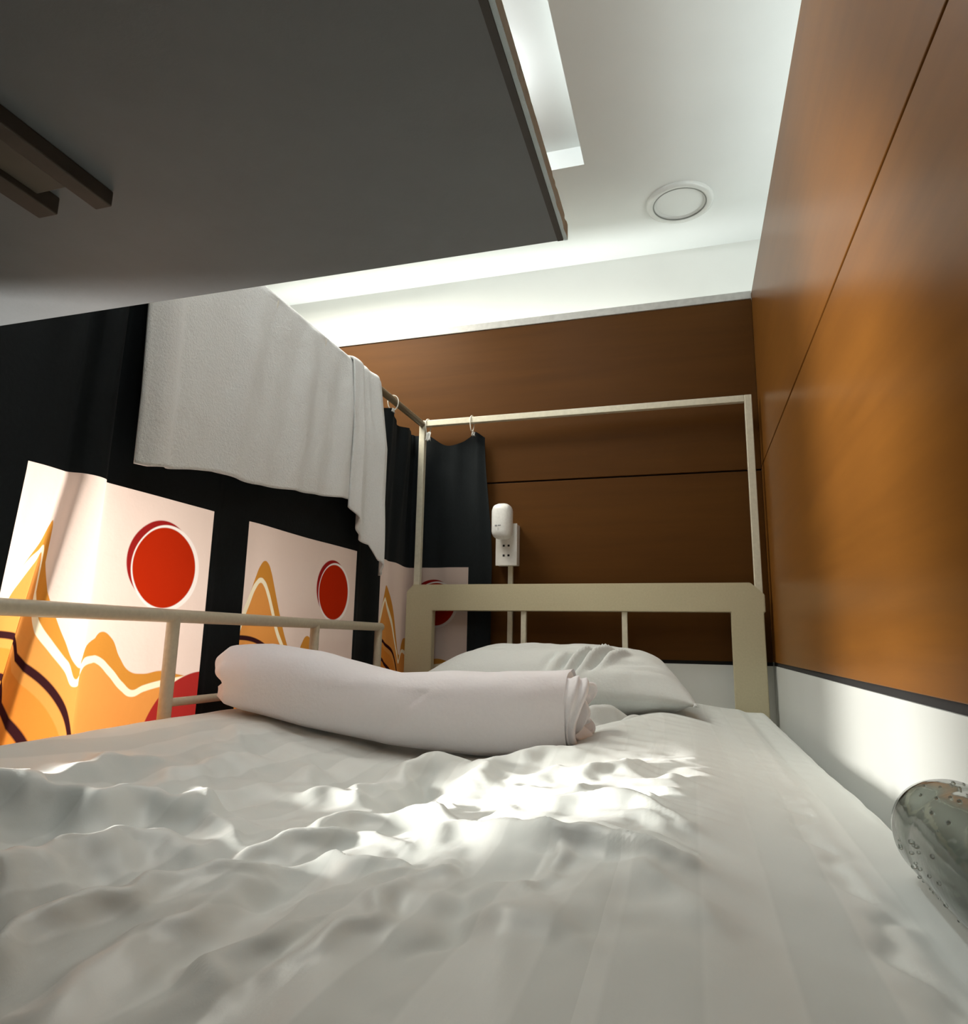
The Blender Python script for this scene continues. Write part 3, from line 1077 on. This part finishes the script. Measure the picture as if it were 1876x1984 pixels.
def flag(name, c, w, h, parent, yaw=0.0):
    bm = bmesh.new()
    rows = []
    for j in range(6):
        rows.append([bm.verts.new((c[0] + math.cos(yaw) * (w * (i / 5 - 0.5)), c[1] + math.sin(yaw) * w * (i / 5 - 0.5) + 0.003 * math.sin(i * 1.7 + j), c[2] - h * j / 5 + 0.002 * math.sin(i * 2.3))) for i in range(6)])
    for j in range(5):
        for i in range(5):
            bm.faces.new((rows[j][i], rows[j + 1][i], rows[j + 1][i + 1], rows[j][i + 1]))
    o_ = from_bm(name, bm, M_TAPE, parent, smooth=True)
    s_ = o_.modifiers.new('thickness', 'SOLIDIFY')
    s_.thickness = 0.001
    return o_


flag('tape_tab', (-0.7195, 1.788, 0.600), 0.018, 0.026, ct, -0.3)
flag('tape_tab', (-0.589, 1.815, 0.600), 0.010, 0.012, ct, 0.1)
flag('tape_tab', (-0.735, 1.572, 0.601), 0.012, 0.010, ct, 1.3)

# ------------------------------------------------------------------ towel over the rod
tw = thing('towel', 'white terry towel hung over the rod in front of the dark curtain', 'towel', (-0.72, 1.1, 0.63))
Y0, Y1 = 0.712, 1.345


def hem(y):
    return float(np.interp(y, [0.70, 0.726, 0.788, 0.83, 0.877, 0.92, 0.985, 1.07, 1.153, 1.323, 1.36], [0.228, 0.226, 0.238, 0.248, 0.257, 0.257, 0.261, 0.271, 0.281, 0.304, 0.306]))


def drape_fold(y, z):
    d = 0.63 - z
    g = min(1, d / 0.12)
    e_ = (y - 0.770 + 0.02 * d) / 0.030
    f = 0.020 * math.exp(-abs(e_ + 0.6) ** 2.4) * (1.0 if e_ < 0.3 else max(0.0, 1 - (e_ - 0.3) * 2.2))            # first rounded fold at the left edge
    f += 0.005 * math.sin((y + 0.10 * d) * 34 + 0.4) * (0.35 + 0.65 * g) * float(sm(0.80, 0.9, y))
    f += 0.0035 * math.sin((y + 0.18 * d) * 71 + 1.1) * float(sm(0.82, 0.9, y))
    return f * (0.5 + 0.5 * g)


def drape(a, b):
    y = Y0 + (Y1 - Y0) * a
    r = 0.0145
    zt = 0.629
    Lb, La = 0.10, PI * r
    h = hem(y)
    Lf = zt - h
    s_ = b * (Lb + La + Lf)
    if s_ < Lb:
        x, z = -0.7425 - r, zt - (Lb - s_)
        nx = -1
        return (x - 0.003, y, z)
    if s_ < Lb + La:
        th = PI - (s_ - Lb) / r
        return (-0.7425 + r * math.cos(th), y, zt + r * math.sin(th))
    d = s_ - Lb - La
    z = zt - d
    return (-0.7425 + r + 0.010 * min(1, d / 0.3) + drape_fold(y, z), y + 0.010 * a * d, z)


o = sheet_patch('hanging_sheet', drape, 130, 110, M_TOWEL, tw)
s = o.modifiers.new('thickness', 'SOLIDIFY')
s.thickness = 0.005
s.offset = 1


# gathered end at the right: bunched folds that hang lower
def tail(a, b):
    # a across (left to right), b from the back over the rod to the hem
    r = 0.021
    zt = 0.628
    Lb, La = 0.10, PI * r
    spread = 1.0
    h = float(np.interp(a, [0, 0.06, 0.15, 0.35, 0.6, 0.66, 0.85, 1.0], [0.285, 0.277, 0.262, 0.240, 0.215, 0.180, 0.155, 0.150]))
    Lf = zt - h
    s_ = b * (Lb + La + Lf)
    d = max(0.0, s_ - Lb - La)
    top = min(1.0, d / 0.16)
    # bunched on the rod (short run), opening out below
    yt = 1.318 + 0.150 * a ** 0.9
    yb = 1.322 + 0.182 * a + 0.004 * math.sin(a * 20)
    y = yt + (yb - yt) * top
    fold = 0.013 * math.sin(a * 9.5 + 0.3) + 0.004 * math.sin(a * 24 + 2 + d * 5)
    fold += 0.016 * math.exp(-((a - 0.62 - 0.55 * (d - 0.25)) / 0.10) ** 2) * top
    if s_ < Lb:
        return (-0.7425 - r - 0.001, yt, zt - (Lb - s_))
    bulge = 1 + 0.5 * math.sin(PI * a)
    if s_ < Lb + La:
        th = PI - (s_ - Lb) / r
        k_ = 0.5 + 0.5 * math.cos(th)
        return (-0.7425 + r * math.cos(th) + fold * 0.5 * k_, yt, zt + r * math.sin(th) * (0.75 + 0.35 * math.sin(PI * a) + 0.15 * math.sin(a * 15)))
    return (-0.7425 + r + fold * (0.5 + 0.5 * top) + 0.006 * top, y, zt - d)


o = sheet_patch('gathered_end', tail, 110, 130, M_TOWEL, tw)
s = o.modifiers.new('thickness', 'SOLIDIFY')
s.thickness = 0.005
s.offset = 1

# ------------------------------------------------------------------ socket box, conduit, charger
so = thing('power_outlet', 'white surface-mounted socket box with cable conduit on the wood panel', 'power outlet', (-0.486, 1.86, 0.206))
box('socket_box', -0.516, -0.457, 1.826, 1.8595, 0.2075, 0.3235, M_PLASTIC, so, 0.0012)
box('face_plate', -0.5175, -0.4555, 1.8215, 1.8262, 0.206, 0.325, M_PLASTIC, so, 0.0015)
for z in (0.2345, 0.262, 0.2895):
    for x in (-0.4935, -0.4795):
        box('socket_hole', x - 0.003, x + 0.003, 1.8205, 1.8216, z - 0.0028, z + 0.0028, M_HOLE, so, 0.0006)
box('conduit', -0.488, -0.474, 1.848, 1.8595, -0.30, 0.2075, M_POST, so, 0.001)

ch = thing('charger', 'rounded white plug-in charger in the top of the socket box', 'charger', (-0.490, 1.82, 0.276))
bm = box_bm(-0.5195, -0.4625, 1.766, 1.8200, 0.276, 0.376, 0.021, 6)
from_bm('charger_body', bm, M_PLASTIC2, ch, smooth=True)
for i, w in enumerate((0.004, 0.002, 0.004, 0.003)):
    x0 = -0.505 + i * 0.0046
    box('printed_mark', x0, x0 + w, 1.7655, 1.7662, 0.3095, 0.3125, M_MARK, ch)
box('printed_mark', -0.4962, -0.4952, 1.7655, 1.7662, 0.297, 0.305, M_MARK, ch)

# ------------------------------------------------------------------ clear bottle at the wall, near the camera
bt = thing('plastic_bottle', 'clear plastic bottle with droplets lying on the sheet against the white wall', 'bottle', (0.158, 0.45, -0.155))
R = 0.034
prof_out = [(0, 0.0), (R * 0.45, 0.001), (R * 0.62, 0.0), (R * 0.80, 0.002), (R * 0.94, 0.008), (R, 0.020)]
prof_out += [(R, 0.050), (R - 0.0008, 0.056), (R, 0.062), (R, 0.12), (R * 0.9, 0.145), (R * 0.6, 0.17), (R * 0.38, 0.182), (R * 0.38, 0.198)]
prof_in = [(max(0, r - 0.0011), t + (0.0011 if t < 0.03 else 0)) for r, t in prof_out][::-1]
o = from_bm('bottle_body', lathe_bm(prof_out + prof_in, (-0.02, -1, 0.0), (0.1585, 0.560, -0.1185), 64), M_CLEAR, bt, smooth=True)
from_bm('cap', lathe_bm([(0, 0.20), (0.0152, 0.20), (0.0152, 0.184), (0.0135, 0.184)], (-0.02, -1, 0.0), (0.1585, 0.560, -0.1185), 32), M_PLASTIC, bt)
bm = bmesh.new()
rnd = random.Random(7)
for k_ in range(46):
    th = rnd.uniform(1.2, 4.4)
    t = rnd.uniform(0.03, 0.115)
    rr = R + 0.0001
    p = Vector((0.1585 - 0.02 * t + rr * math.cos(th), 0.560 - t, -0.1185 + rr * math.sin(th)))
    bmesh.ops.create_icosphere(bm, subdivisions=2, radius=rnd.uniform(0.0006, 0.0015), matrix=Matrix.Translation(p))
dr_ = from_bm('droplets', bm, M_DROP, bt, smooth=True)
dr_['kind'] = 'stuff'
